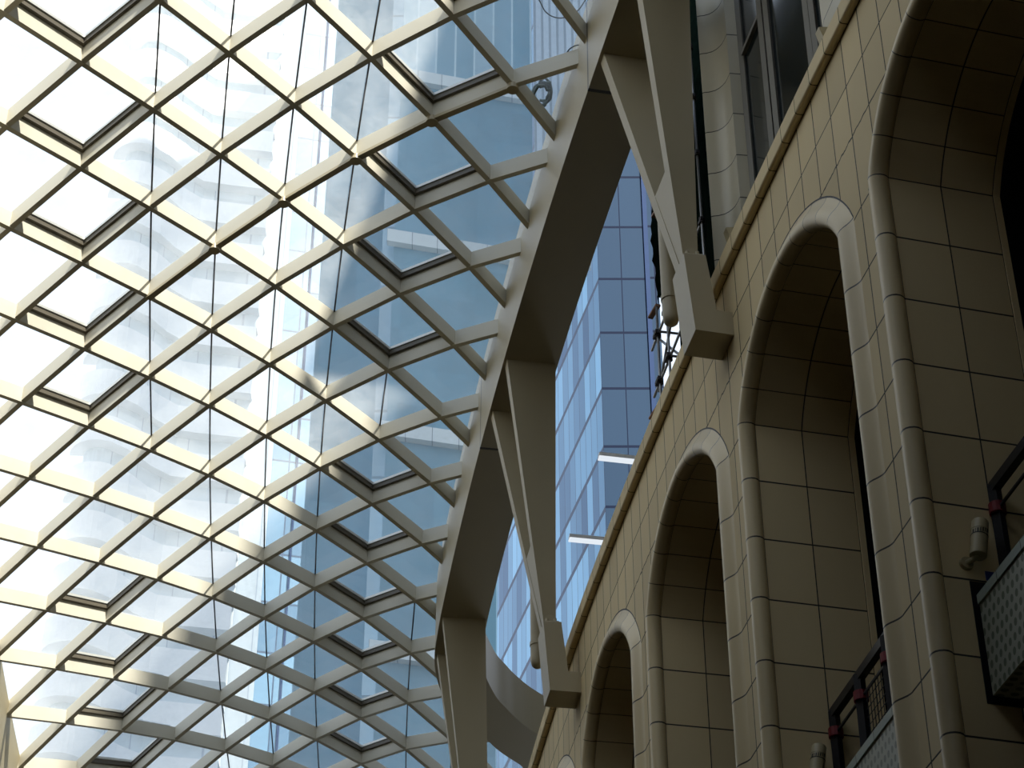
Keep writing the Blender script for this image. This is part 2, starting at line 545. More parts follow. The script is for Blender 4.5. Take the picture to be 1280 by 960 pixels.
tag(link_mesh('wall_upper_and_sky_blocks', uw, M_core), kind='structure')

PIL = [(6.47, -0.62), (6.455, -0.05), (6.43, 0.075), (6.405, 0.112), (6.385, 0.118), (6.365, 0.09), (6.335, 0.01), (6.28, -0.075), (6.21, -0.130),
       (6.13, -0.168), (6.06, -0.188), (5.97, -0.198), (5.835, -0.20), (5.81, -0.42), (5.81, -0.62)]
def pilaster(ds, prof, label):
    mb = MB()
    zz = [3.5 + 0.5 * i for i in range(28)]
    zz = [3.3] + [z for z in zz]
    rows = [[W(s + ds, e, z) for s, e in prof] for z in zz]
    uvs = [[((z - 4.85) / 0.935, 0.5)] * len(prof) for z in zz]
    mb.grid(rows, uvs)
    o = link_mesh('pilaster', mb, M_pil, smooth=True, recalc=False)
    o.data.set_sharp_from_angle(angle=math.radians(50))
    return tag(o, label, 'pilaster', 'pilasters of the upper storey')
pilaster(0, PIL, 'curved stone pilaster rising left of the upper windows beside the dark gap')
pilaster(0, [(0.35, -.62), (0.4, -.42), (0.6, -.2), (1.85, -.24), (2.02, -.28), (2.06, -.36), (2.06, -.62)], 'stone pilaster right of the upper windows, cut by the top edge')

win = MB()
win.bar(W(5.77, -.43, 3.3), W(5.77, -.43, 16), .07, .10)
for s in (4.74, 4.46, 2.84, 2.62):
    win.bar(W(s, -.42, 3.3), W(s, -.42, 16), .065, .10)
win.bar(W(2.08, -.42, 3.3), W(2.08, -.42, 16), .05, .1)
wroot = link_mesh('window_1', win, M_frame)
tag(wroot, 'tall dark upper window with grey paired mullions', kind='structure')
for a, b in ((5.73, 4.79), (4.41, 2.89), (2.57, 2.10)):
    p = MB(); p.hexa([W(a, -.46, 3.3), W(b, -.46, 3.3), W(b, -.48, 3.3), W(a, -.48, 3.3)], [W(a, -.46, 16), W(b, -.46, 16), W(b, -.48, 16), W(a, -.48, 16)])
    o = link_mesh('pane', p, M_pane); o.parent = wroot; o.matrix_parent_inverse = wroot.matrix_world.inverted(); o.location = o.location - wroot.location
p = MB(); p.hexa([W(4.70, -.46, 3.3), W(4.50, -.46, 3.3), W(4.50, -.48, 3.3), W(4.70, -.48, 3.3)], [W(4.70, -.46, 16), W(4.50, -.46, 16), W(4.50, -.48, 16), W(4.70, -.48, 16)])
o = link_mesh('mullion_gap', p, M_seal); o.parent = wroot; o.location = o.location - wroot.location
p = MB(); p.bar(W(5.73, -.43, 8.06), W(4.79, -.43, 8.06), .07, .09)
o = link_mesh('transom', p, M_frame); o.parent = wroot; o.location = o.location - wroot.location
for s, z, lab in ((5.72, 3.56, 'small tan uplight on the coping at the curved pilaster foot'), (1.30, 3.56, 'small tan uplight on the coping near the top edge')):
    mb = MB()
    mb.hexa([W(s - .09, .06, z + .1), W(s + .09, .06, z + .1), W(s + .09, -.10, z + .06), W(s - .09, -.10, z + .06)],
            [W(s - .07, .14, z + .42), W(s + .07, .14, z + .42), W(s + .08, -.03, z + .45), W(s - .08, -.03, z + .45)])
    r = empty('uplight', W(s, 0, z), lab, 'light', 'uplights on the coping')
    link_mesh('housing', mb, M_lamp, r)
    mb = MB(); mb.bar(W(s, 0, z - .02), W(s, 0.0, z + .12), .04, .04)
    link_mesh('foot', mb, M_lamp, r)

# ------------------------------------------------------------------ ring beams
def catmull(pts, n=6):
    out = []
    for i in range(len(pts) - 1):
        p0, p1, p2, p3 = pts[max(i - 1, 0)], pts[i], pts[i + 1], pts[min(i + 2, len(pts) - 1)]
        for k in range(n):
            t = k / n
            out.append(tuple(0.5 * ((2 * b) + (-a + c) * t + (2 * a - 5 * b + 4 * c - d) * t * t + (-a + 3 * b - 3 * c + d) * t ** 3) for a, b, c, d in zip(p0, p1, p2, p3)))
    out.append(pts[-1])
    return out
RI = lambda t: 1.62 + .00045 * max(t, 0) ** 2
RO = lambda t: 0.50 + .00040 * max(t, 0) ** 2
RING = catmull([(t, RI(t), t, RO(t)) for t in (-12, -8, -4, 0, 4, 8, 12, 15, 18, 21, 23, 25)] + [(26.8, 1.938, 26.0, .775), (28.4, 1.92, 27.2, .785), (29.8, 1.68, 28.1, .75),
                (31, 1.2, 28.9, .62), (32.2, .40, 30.05, .23), (33.0, -.10, 30.7, -.12), (33.8, -.78, 31.2, -.42), (34.8, -1.75, 31.95, -1.0), (36.4, -3.6, 33.2, -2.3), (39, -7, 35.6, -5.4)], 6)
def ring_in(s):
    if s <= RING[0][0]: return RING[0][1]
    for a, b in zip(RING[:-1], RING[1:]):
        if a[0] <= s <= b[0]: return a[1] + (b[1] - a[1]) * (s - a[0]) / max(1e-9, b[0] - a[0])
    return -30.0
def ring_out(s):
    for a, b in zip(RING[:-1], RING[1:]):
        if a[2] <= s <= b[2]: return a[3] + (b[3] - a[3]) * (s - a[2]) / max(1e-9, b[2] - a[2])
    return 0.5
Z_RB, Z_RI, Z_RO = 9.2, 11.42, 10.5
rb = MB()
dist = 0
def ring_band(fa, fb, off):
    rows, uvs = [], []
    for st in RING:
        rows.append([fa(st), fb(st)])
        uvs.append([((st[0] - 8.2) / 11.1, .5)] * 2)
    rb.grid(rows, uvs)
ib = lambda q: W(q[0], q[1], Z_RB); ob = lambda q: W(q[2], q[3], Z_RB)
it = lambda q: W(q[0], q[1] - .02, Z_RI); ot = lambda q: W(q[2], q[3] + .02, Z_RO)
it2 = lambda q: W(q[0], q[1] - .22, Z_RI)
ring_band(ib, it, 0); ring_band(ob, ib, 0); ring_band(ot, ob, 0); ring_band(it2, ot, 0); ring_band(it, it2, 0)
tag(link_mesh('ring_beam', rb, M_ring, recalc=False), 'wide beige steel edge beam sweeping along the right side of the glass roof, dark underneath', 'roof beam')

LEFT_E = 12.66
lb = MB()
rows = []
uvs = []
for i in range(61):
    s = -12 + i
    rows.append([W(s, LEFT_E, 9.0), W(s, LEFT_E + .16, 7.1), W(s, LEFT_E + 1.15, 6.9), W(s, LEFT_E + 1.3, 8.4), W(s, LEFT_E + .4, 9.35), W(s, LEFT_E, 9.0)])
    uvs.append([((s - 34.0) / 5.6, .5)] * 6)
lb.grid(rows, uvs)
tag(link_mesh('ring_beam', lb, M_ring, recalc=False), 'beige steel edge beam in the bottom left corner under the glass roof', 'roof beam')

# ------------------------------------------------------------------ lattice glass roof
CO = [[-6.31165, 41.7513, 30.3415], [-1.51053, 13.5603, .0878638], [.40352, .106343, .118475], [-.00630465, .037744, -.0714352],
      [4.50199, .504919, .899071], [-.0674951, -.24923, .173576], [.0187051, .0141729, -.0232849],
      [.0137574, .0253508, -.731935], [-.0164589, -.017031, -.0959395], [.0264632, .00356230, -.162906]]
def roof(c, r, up=0.0):
    c = (c - 3.5) / 3.5; r = (r - 5) / 5
    x = y = z = 0.0
    k = 0
    for i in range(4):
        for j in range(4 - i):
            b = c ** i * r ** j
            x += b * CO[k][0]; y += b * CO[k][1]; z += b * CO[k][2]
            k += 1
    return Vector((x, y, z + EYE + up))
C0, C1, R0, R1 = -1.6, 10.0, -7.0, 13.0
RIB_W, RIB_H = 0.112, 0.385
def inside(p):
    s, e = to_se(p)
    return ring_in(s) - .03 <= e <= LEFT_E + .05
roof_root = empty('glass_roof', W(16, 7, 8.5), 'diagonal steel lattice roof of diamond glass panes filling the left half', 'glass roof')

def rib(fam, r0, name='lattice_rib'):
    sgn = 0.5 if fam == 0 else -0.5
    runs, cur = [], []
    c = C0
    step = 0.1
    while c <= C1 + 1e-6:
        r = r0 + sgn * c
        p = roof(c, r)
        ok = R0 - .01 <= r <= R1 + .01 and inside(p)
        if ok: cur.append(c)
        else:
            if len(cur) > 2: runs.append(cur)
            cur = []
        c += step
    if len(cur) > 2: runs.append(cur)
    made = []
    for run in runs:
        a, b = run[0], run[-1]
        for sg in (-1, 1):
            e0 = a if sg < 0 else b
            lo_, hi_ = e0, e0 + sg * step
            rr = r0 + sgn * hi_
            if R0 - .01 <= rr <= R1 + .01 and C0 <= hi_ <= C1:
                for _ in range(10):
                    md = (lo_ + hi_) / 2
                    if inside(roof(md, r0 + sgn * md)): lo_ = md
                    else: hi_ = md
                if sg < 0: a = lo_ - .03
                else: b = lo_ + .03
        if not any(in_frame(roof(x, r0 + sgn * x), 200) for x in run): 
            pass
        ks = [a] + [float(k) for k in range(math.ceil(a + .05), math.floor(b - .05) + 1)] + [b]
        mb = MB()
        rows = []
        for i, cc in enumerate(ks):
            p = roof(cc, r0 + sgn * cc)
            q0 = roof(ks[max(i - 1, 0)], r0 + sgn * ks[max(i - 1, 0)]); q1 = roof(ks[min(i + 1, len(ks) - 1)], r0 + sgn * ks[min(i + 1, len(ks) - 1)])
            d = (q1 - q0).normalized()
            side = d.cross(Vector((0, 0, 1))).normalized() * (RIB_W / 2)
            up = Vector((0, 0, RIB_H))
            rows.append([p - side, p + side, p + side + up, p - side + up, p - side])
        mb.grid(rows)
        mb.face(rows[0][:4]); mb.face(rows[-1][:4])
        made.append(link_mesh(name, mb, M_rib, roof_root))
    return made
r0 = -10.0
r0s = [x + .0 for x in range(-13, 20)]
for x in r0s: rib(0, float(x))
for x in r0s: rib(1, float(x))

# double line of the movement joint with its round node caps
cap = MB()
jr = [(7, .5), (6, 1.0), (5, 1.5), (4, 2.0), (3, 2.5), (2, 3.0)]
for a, b in zip(jr[:-1], jr[1:]):
    cap.bar(roof(*a, up=-.03), roof(*b, up=-.03), RIB_W * 1.15, .07)
for c, r in jr[:-1]:
    cap.tube([roof(c, r, -.10), roof(c, r, .02)], .12, 14)
link_mesh('movement_joint', cap, M_steel, roof_root)

VENT_B = {0.0, 1.0, 2.0, 3.0, 4.0, 7.0, 8.0, 9.0, 10.0, 11.0}   # cell centre row, second column
VENT_G = {-0.5, 0.5, 1.5, 2.5, 3.5, 5.5, 6.5, 7.5, 8.5, 9.5, 10.5, 11.5}
def is_vent(c, r): return (c == 1 and r in VENT_B) or (c == 6 and r in VENT_G)
def is_split(c, r):
    if c in (3, 4, 5): return True
    if c == 2: return r <= 5.0
    if c == 6: return r == 4.5
    if c == 7: return r >= 8.0
    if c == 8: return r >= 9.0
    return False

def clip(poly, f):
    out = []
    for i in range(len(poly)):
        a, b = poly[i], poly[(i + 1) % len(poly)]
        fa, fb = f(a), f(b)
        if fa >= 0: out.append(a)
        if (fa >= 0) != (fb >= 0):
            t = fa / (fa - fb)
            out.append(a + (b - a) * t)
    return out
def f_right(p):
    s, e = to_se(p); return e - ring_in(s) + .01
def f_left(p):
    s, e = to_se(p); return LEFT_E + .05 - e
def inset(q, d):
    """move the corners of a diamond inwards so that each side shifts by about d"""
    c = (q[0] + q[1] + q[2] + q[3]) / 4
    out = []
    for i in range(4):
        a, b, n_ = q[i], q[(i + 1) % 4], q[i - 1]
        u = (b - a).normalized(); v = (n_ - a).normalized()
        sn = u.cross(v).length
        out.append(a + (u + v) * (d / max(sn, .2)))
    return out
cells = []
c = -2
while c <= 10:
    r = R0 + (0.5 if c % 2 == 0 else 0.0)
    while r <= R1 - .4:
        corners = [roof(c, r - .5), roof(c + 1, r), roof(c, r + .5), roof(c - 1, r)]
        if all(-3 <= k for k in (c,)) and any(inside(p) for p in corners + [roof(c, r)]):
            px_ = [pix(p) for p in corners]
            xs = [max(0, min(1280, p[0])) for p in px_]; ys = [max(0, min(960, p[1])) for p in px_]
            area = (max(xs) - min(xs)) * (max(ys) - min(ys))
            cells.append((area, c, r))
        r += 1.0
    c += 1
cells.sort(reverse=True)
rest = MB()
n_p = 0
for area, c, r in cells:
    base = [roof(c, r - .5, RIB_H), roof(c + 1, r, RIB_H), roof(c, r + .5, RIB_H), roof(c - 1, r, RIB_H)]
    if is_vent(c, r) and r <= R1 - 1:
        o_, i_, s_ = inset(base, RIB_W / 2 - .005), inset(base, .125), inset(base, .15)
        up = lambda L, h: [p + Vector((0, 0, h)) for p in L]
        fr = MB()
        for k in range(4):
            l = (k + 1) % 4
            fr.hexa([o_[k] - Vector((0, 0, .04)), o_[l] - Vector((0, 0, .04)), i_[l] - Vector((0, 0, .04)), i_[k] - Vector((0, 0, .04))],
                    [up(o_, .07)[k], up(o_, .07)[l], up(i_, .07)[l], up(i_, .07)[k]])
        vf = link_mesh('vent_window', fr, M_sash, roof_root)
        sa = MB()
        i2 = inset(base, .118)
        for k in range(4):
            l = (k + 1) % 4
            sa.hexa([up(i2, .075)[k], up(i2, .075)[l], up(s_, .075)[l], up(s_, .075)[k]], [up(i2, .14)[k], up(i2, .14)[l], up(s_, .14)[l], up(s_, .14)[k]])
        link_mesh('sash', sa, M_alu, vf)
        pn = MB(); pn.hexa(up(inset(base, .12), .14), up(inset(base, .12), .165))
        link_mesh('vent_pane', pn, M_glass, vf)
        continue
    q = inset(base, .012)
    q = clip(clip(q, f_right), f_left)
    if len(q) < 3: continue
    lo = [p + Vector((0, 0, .004)) for p in q]; hi = [p + Vector((0, 0, .028)) for p in q]
    if area > 30 and n_p < 100:
        mb = MB(); mb.hexa(lo, hi)
        po = link_mesh('glass_pane', mb, M_glass, roof_root)
        n_p += 1
        if is_split(c, r):
            jb = MB(); jb.bar(base[0] + Vector((0, 0, -.01)), base[2] + Vector((0, 0, -.01)), .034, .024)
            link_mesh('pane_joint', jb, M_seal, po)
    else:
        rest.hexa(lo, hi)
if rest.v:
    tag(link_mesh('glass_panes', rest, M_glass, roof_root), kind='stuff')

# ------------------------------------------------------------------ brackets and V struts
BR = [6.03, 17.135]
BR_LABEL = ['angled beige steel bracket on the wall near the curved pilaster, nearer of the two', 'angled beige steel bracket on the wall in the lower middle, farther of the two']
PROF = [(0.10, 1.86), (0.73, 1.86), (0.845, 3.36), (0.49, 3.39), (0.37, 2.30), (0.10, 2.30)]
for sb, lab in zip(BR, BR_LABEL):
    root = empty('strut_bracket', W(sb, .12, 1.86), lab, 'bracket', 'wall brackets carrying the struts')
    mb = MB()
    mb.hexa([W(sb - .325, e, z) for e, z in PROF], [W(sb + .325, e, z) for e, z in PROF])
    link_mesh('bracket_body', mb, M_steel, root)
    mb = MB()
    mb.hexa([W(sb - .31, .52, 3.385), W(sb + .31, .52, 3.385), W(sb + .31, .83, 3.36), W(sb - .31, .83, 3.36)],
            [W(sb - .29, .53, 3.43), W(sb + .29, .53, 3.43), W(sb + .29, .82, 3.405), W(sb - .29, .82, 3.405)])
    for ds in (-.24, -.1, .1, .24):
        mb.tube([W(sb + ds, .60, 3.42), W(sb + ds, .60, 3.50)], .035, 8)
        mb.tube([W(sb + ds, .76, 3.40), W(sb + ds, .76, 3.48)], .035, 8)
    link_mesh('bolted_base_plate', mb, M_steel, root)

STR = [(6.03, 3.40, 5.20, 7.40), (17.135, 3.42, 16.25, 18.05), (27.6, 1.10, 26.45, 28.2)]
STR_LABEL = ['nearest V strut, its two tapered beige legs running up out of the top edge', 'V strut with two tapered beige legs standing on the farther bracket',
             'farthest V strut, its broad leg running out of the bottom edge']
for (sb, zb, sa, sc_), lab in zip(STR, STR_LABEL):
    root = empty('v_strut', W(sb, .67, zb), lab, 'strut', 'V struts under the ring beam')
    for st, sgn in ((sa, -1), (sc_, 1)):
        mb = MB()
        b0, b1 = sb + sgn * .11 - .10, sb + sgn * .11 + .10
        if zb < 2: b0, b1 = sb + sgn * .13 - .10, sb + sgn * .13 + .10
        lo = [W(b0, .58, zb), W(b1, .58, zb), W(b1, .82, zb), W(b0, .82, zb)]
        ei, eo = ring_in(st) - .06, ring_out(min(st, 27.0)) + (.15 if st < 6 else .05)
        hi = [W(st - .125, eo, Z_RB + .01), W(st + .125, eo, Z_RB + .01), W(st + .125, ei, Z_RB + .01), W(st - .125, ei, Z_RB + .01)]
        mb.hexa(lo, hi)
        link_mesh('leg', mb, M_steel, root)
    f = .30
    ei_m = (ring_in(sb) - .06)
    mb = MB()
    e1 = .82 + (ei_m - .82) * f
    zf = zb + (Z_RB - zb) * f
    sA, sB = (sb - .1) + (sa - (sb - .1)) * f, (sb + .1) + (sc_ - (sb + .1)) * f
    mb.hexa([W(sb - .08, .70, zb), W(sb + .08, .70, zb), W(sb + .08, .81, zb), W(sb - .08, .81, zb)],
            [W(sA, e1 - .16, zf), W(sB, e1 - .16, zf), W(sB, e1 - .003, zf), W(sA, e1 - .003, zf)])
    link_mesh('gusset', mb, M_steel, root)
    mb = MB()
    mb.tube([W(sb - .24, .70, zb + .09), W(sb + .24, .70, zb + .09)], .085, 12)
    link_mesh('pin_joint', mb, M_steel, root)

TUBE_LABEL = ['beige downpipe with rounded end behind the nearer bracket', 'beige downpipe with rounded end behind the farther bracket']
for (s, z0), lab in zip(((6.95, 2.93), (18.3, 3.2)), TUBE_LABEL):
    mb = MB()
    prof = [(0.02, z0), (0.07, z0 + .01), (0.11, z0 + .05), (.13, z0 + .12), (.135, z0 + .2), (.135, z0 + 2), (.135, z0 + 3.4)]
    mb.tube([W(s, .72, z) for r_, z in prof], [r_ for r_, z in prof], 16)
    r = empty('downpipe', W(s, .72, z0), lab, 'pipe', 'downpipes behind the brackets')
    link_mesh('pipe', mb, M_steel, r, smooth=True)
    mb = MB(); mb.tube([W(s, .72, z0 + .5), W(s, .72, z0 + .58)], .150, 16); mb.bar(W(s, .60, z0 + .54), W(s, .20, z0 + .54), .05, .05); mb.bar(W(s, .20, z0 + .56), W(s, .20, 3.44), .05, .05)
    link_mesh('pipe_clip', mb, M_steel, r)

# ------------------------------------------------------------------ balconies, railings, lamps
BALC = [(0.0, 'hexagon tiled balcony front in the nearest arch at the right edge', 'black railing with red taped post in the nearest arch at the right edge',
         'cream cylindrical wall lamp on the nearest arch jamb beside the right edge'),
        (BAY, 'hexagon tiled balcony front low in the arch under the nearer bracket', 'black railing with red taped posts in the arch under the nearer bracket',
         'cream cylindrical wall lamp at the bottom edge below the black railing')]
for s0, lb_b, lb_r, lb_l in BALC:
    s1, sN = s0 - .10, s0 - 4.10
    root = empty('balcony', W(s0 - 2.1, -.34, -7.55), lb_b, 'balcony', 'balconies inside the arches')
    mb = MB()
    n = 8
    for i in range(n):
        a, b = s1 + (sN - s1) * i / n, s1 + (sN - s1) * (i + 1) / n
        q = [(a, -7.52), (b, -7.52), (b, -6.36), (a, -6.36)]
        mb.face([W(s, -.345, z) for s, z in q], [(s / .12, z / .145) for s, z in q])
        mb.face([W(a, -.345, -7.52), W(b, -.345, -7.52), W(b, -1.42, -7.52), W(a, -1.42, -7.52)], [(a / .12, 3), (b / .12, 3), (b / .12, 3 + 1.07 / .145), (a / .12, 3 + 1.07 / .145)])
    mb.face([W(s1, -.345, -7.52), W(s1, -1.42, -7.52), W(s1, -1.42, -6.36), W(s1, -.345, -6.36)])
    mb.face([W(sN, -.345, -7.52), W(sN, -1.42, -7.52), W(sN, -1.42, -6.36), W(sN, -.345, -6.36)])
    mb.face([W(s1, -.42, -6.36), W(sN, -.42, -6.36), W(sN, -1.42, -6.36), W(s1, -1.42, -6.36)])
    link_mesh('front_panel', mb, M_hex, root, recalc=False)
    mb = MB()
    for i in range(n):
        a, b = s1 + (sN - s1) * i / n, s1 + (sN - s1) * (i + 1) / n
        pr = [(-.325, -6.38), (-.325, -6.26), (-.45, -6.26), (-.45, -6.38), (-.325, -6.38)]
        mb.grid([[W(a, e, z) for e, z in pr], [W(b, e, z) for e, z in pr]], [[(a / .62, .5)] * 5, [(b / .62, .5)] * 5])
    mb.face([W(s1, -.325, -6.38), W(s1, -.325, -6.26), W(s1, -.45, -6.26), W(s1, -.45, -6.38)])
    link_mesh('edge_trim', mb, M_trimgreen, root, recalc=False)
    mb = MB()
    mb.hexa([W(s0 - .002, -.312, -7.57), W(s0 - .012, -.312, -7.57), W(s0 - .012, -1.43, -7.57), W(s0 - .002, -1.43, -7.57)],
            [W(s0 - .002, -.312, -6.02), W(s0 - .012, -.312, -6.02), W(s0 - .012, -1.43, -6.02), W(s0 - .002, -1.43, -6.02)])
    link_mesh('painted_shadow_gap', mb, M_black, root)  # flat black sheet on the jamb; its colour paints the slot's shade

    root = empty('balcony_railing', W(s0 - 2.1, -.76, -6.3), lb_r, 'railing', 'railings inside the arches')
    mb = MB(); mb.bar(W(s0 - .01, -.76, -4.72), W(s0 - 4.19, -.76, -4.72), .10, .13)
    link_mesh('handrail', mb, M_black, root)
    mb = MB(); mb.bar(W(s0 - .08, -.76, -5.03), W(s0 - 4.1, -.76, -5.03), .03, .03)
    link_mesh('lower_rail', mb, M_black, root)
    for k in range(5):
        s = s0 - .075 - k * 1.0
        mb = MB(); mb.bar(W(s, -.76, -6.4), W(s, -.76, -4.70), .11, .11)
        po = link_mesh('post', mb, M_black, root)
        mb = MB(); mb.tube([W(s, -.76, -5.09), W(s, -.76, -4.96)], .10, 14)
        tag(link_mesh('red_collar', mb, M_red, po), 'red tape collar')
    for k in range(1, 4):
        mb = MB()
        a, b = s0 - .22 - k, s0 - .93 - k
        for i in range(7):
            s = a + (b - a) * (i + .5) / 7
            mb.bar(W(s, -.76, -6.3), W(s, -.76, -5.05), .008, .008)
        for i in range(11):
            z = -6.25 + i * .12
            mb.bar(W(a, -.76, z), W(b, -.76, z), .008, .008)
        link_mesh('wire_mesh', mb, M_black, root)

    sl = s0 - .16
    root = empty('wall_lamp', W(s0, -.30, -5.80), lb_l, 'lamp', 'cream wall lamps on the arch jambs')
    top, bot = W(sl, -.475, -5.30), W(sl, -.385, -5.78)
    ax = (top - bot)
    mb = MB(); mb.tube([bot, bot + ax * .02, bot + ax * .97, top, top + ax * .015], [.085, .098, .098, .09, .02], 20)
    lb_ = link_mesh('lamp_body', mb, M_lamp, root, smooth=True)
    lb_.data.set_sharp_from_angle(angle=math.radians(40))
    mb = MB()
    mb.tube([bot + ax * .55, bot + ax * .575], .1005, 20)
    mb.tube([bot + ax * .72, bot + ax * .725], .1005, 20)
    rt = Vector((1, 0, 0))
    fw = Vector((0.02, -1, 0)).normalized()
    # illegible maker's lettering round the body: short dark strokes
    for i, (wd, hh) in enumerate([(.018, .055), (.006, .055), (.016, .05), (.012, .05), (.016, .05), (.012, .05), (.014, .05)]):
        an = -0.95 + i * 0.3
        dr = Vector((math.sin(an), -math.cos(an), 0))
        p = bot + ax * .65 + dr * .098
        tg = Vector((math.cos(an), math.sin(an), 0))
        u = ax.normalized()
        mb.hexa([p - tg * wd / 2 - u * hh / 2, p + tg * wd / 2 - u * hh / 2, p + tg * wd / 2 + u * hh / 2, p - tg * wd / 2 + u * hh / 2],
                [p - tg * wd / 2 - u * hh / 2 + dr * .004, p + tg * wd / 2 - u * hh / 2 + dr * .004, p + tg * wd / 2 + u * hh / 2 + dr * .004, p - tg * wd / 2 + u * hh / 2 + dr * .004])
    link_mesh('lettering_band', mb, M_lampdark, lb_)
    mb = MB(); mb.tube([W(s0 - .002, -.30, -5.80), W(s0 - .05, -.30, -5.80)], [.085, .075], 16)
    mb.tube([W(s0 - .04, -.30, -5.80), W(s0 - .12, -.34, -5.80), W(sl, -.39, -5.74)], .035, 10)
    link_mesh('bracket_arm', mb, M_lamp, root)

mb = MB()
mb.hexa([W(-.003, -.52, -5.98), W(-.003, -.66, -5.98), W(-.003, -.66, -5.86), W(-.003, -.52, -5.86)], [W(-.012, -.52, -5.98), W(-.012, -.66, -5.98), W(-.012, -.66, -5.86), W(-.012, -.52, -5.86)])
tag(link_mesh('tape_patch', mb, M_blue), 'small blue tape patch on the arch jamb below the wall lamp', 'tape')

# slim white light bars standing out over the coping
for s, lab in ((11.47, 'slim white light bar over the coping, upper of the two'), (14.1, 'slim white light bar over the coping, lower of the two')):
    root = empty('light_bar', W(s, .2, 3.45), lab, 'light', 'white light bars over the coping')
    mb = MB(); mb.bar(W(s, .06, 3.55), W(s, .84, 3.55), .12, .085)
    link_mesh('housing', mb, M_white, root)
    mb = MB(); mb.bar(W(s, .05, 3.50), W(s, .845, 3.50), .125, .03)
    link_mesh('diffuser', mb, M_tube, root)
    mb = MB(); mb.tube([W(s, .12, 3.57), W(s, .14, 3.66), W(s, .02, 3.68), W(s, -.02, 3.54)], .012, 6)
    link_mesh('feed_cable', mb, M_cable, root)

# ------------------------------------------------------------------ scaffold and netting behind the nearer strut
root = empty('scaffold', W(11.5, -.6, 3.56), 'steel tube scaffold standing behind the nearer bracket above the coping', 'scaffold')
def pole(name, a, b, r_=.026, m=M_pole):
    mb = MB(); mb.tube([a, b], r_, 10); return link_mesh(name, mb, m, root)
for s, e, zt in ((12.40, -.6, 7.9), (11.67, -.6, 9.0), (8.40, -.38, 14.5), (11.0, -1.3, 9.0)):
    pole('standard', W(s, e, 3.5), W(s, e, zt))
for z in (5.05, 6.10, 7.22):
    pole('ledger', W(12.9, -.6, z), W(9.2, -.6, z))
    for s in (12.40, 11.67):
        mb = MB(); mb.tube([W(s, -.6, z - .06), W(s, -.6, z + .06)], .062, 10); mb.bar(W(s - .12, -.56, z), W(s + .12, -.56, z), .07, .08)
        link_mesh('coupler', mb, M_rust, root)
for z in (6.6, 8.2, 9.6, 10.9, 12.2):
    mb = MB(); mb.tube([W(8.4, -.38, z - .06), W(8.4, -.38, z + .06)], .055, 10); mb.bar(W(8.32, -.36, z), W(8.5, -.36, z), .05, .06)
    link_mesh('coupler', mb, M_rust, root)
pole('brace', W(12.6, -.62, 6.0), W(10.6, -.62, 7.5)); pole('brace', W(12.4, -.64, 7.1), W(10.6, -.64, 5.2))
pole('transom', W(12.4, -.6, 7.30), W(12.4, -1.6, 7.30)); pole('transom', W(11.67, -.6, 6.15), W(11.67, -1.6, 6.15))
for (s, e, z, dz), lab in zip(((12.75, -.62, 8.0, 0), (13.05, -.62, 5.78, 0), (12.05, -.60, 10.0, 0)),
                 ('reddish plank end under the green net beside the blue tower', 'reddish plank end resting low by the coping', 'reddish plank end high on the scaffold beside the strut')):
    mb = MB(); mb.bar(W(s + .12, e + .03, z), W(s - .30, e - .03, z), .10, .045)
    tag(link_mesh('plank', mb, M_wood), lab, 'plank', 'planks on the scaffold')
# hanging net: creased sheet
net = MB()
rows = []
rng = random.Random(3)
for i in range(29):
    s = 12.72 - i * (12.72 - 7.4) / 28
    row = []
    for j in range(40):
        zlo = 8.15 + .1 * math.sin(i * 2.0) if s > 11.2 else 3.6
        z = zlo + (15.0 - zlo) * j / 39
        row.append(W(s + .06 * math.sin(z * 2.1 + i), -.72 + .05 * math.sin(i * 1.7 + z * .8) + .03 * rng.uniform(-1, 1), z))
    rows.append(row)
net.grid(rows)
tag(link_mesh('safety_net', net, M_net, recalc=False), 'dark green safety net hanging in the gap behind the nearest strut', 'net')

# ------------------------------------------------------------------ hoses lying on the glass
def on_glass(s, e, up=0.06):
    # height of the glass near the right edge
    best = None
    for c in [x * .25 for x in range(20, 45)]:
        for r in [y * .25 for y in range(-8, 30)]:
            p = roof(c, r); a, b = to_se(p); d = (a - s) ** 2 + (b - e) ** 2
            if best is None or d < best[0]: best = (d, p.z)
    p = W(s, e); p.z = best[1] + RIB_H + up
    return p
mb = MB()
pts = []
for i in range(90):
    a = i * .28
    rr = .30 + .05 * math.sin(i * .9) + .02 * math.sin(i * 2.3)
    pts.append((10.45 + .9 * rr * math.cos(a) * 1.9 * .62, 2.02 + rr * math.sin(a) * .55, .07 + .002 * i + .03 * math.sin(i * 1.3)))
zc = on_glass(10.45, 1.86, 0).z
P_ = []
for s, e, u in pts:
    p = W(s, e); p.z = zc + u; P_.append(p)
mb.tube(P_, .028, 8)
tag(link_mesh('hose_coil', mb, M_hose, smooth=True), 'coiled green hose lying on the glass beside the ring beam', 'hose')
def loop(name, pts, r_, lab, m):
    mb = MB(); P2 = []
    for s, e in catmull(pts, 8):
        P2.append((s, e))
    z0 = on_glass(P2[len(P2) // 2][0], P2[len(P2) // 2][1], .05).z
    L = []
    for s, e in P2:
        p = W(s, e); p.z = z0; L.append(p)
    mb.tube(L, r_, 6)
    tag(link_mesh(name, mb, m, smooth=True), lab, 'cable')
loop('cable_loop', [(7.8, 2.75), (8.15, 2.52), (8.35, 2.38), (8.45, 2.2), (8.42, 2.0), (8.2, 1.8), (7.9, 1.72)], .012, 'thin dark cable loop on the glass at the top edge', M_cable)
loop('cable_loop', [(9.3, 1.68), (9.15, 1.80), (8.98, 1.78), (8.86, 1.66), (8.9, 1.58)], .014, 'short dark cable loop on the glass just above the hose coil', M_cable)

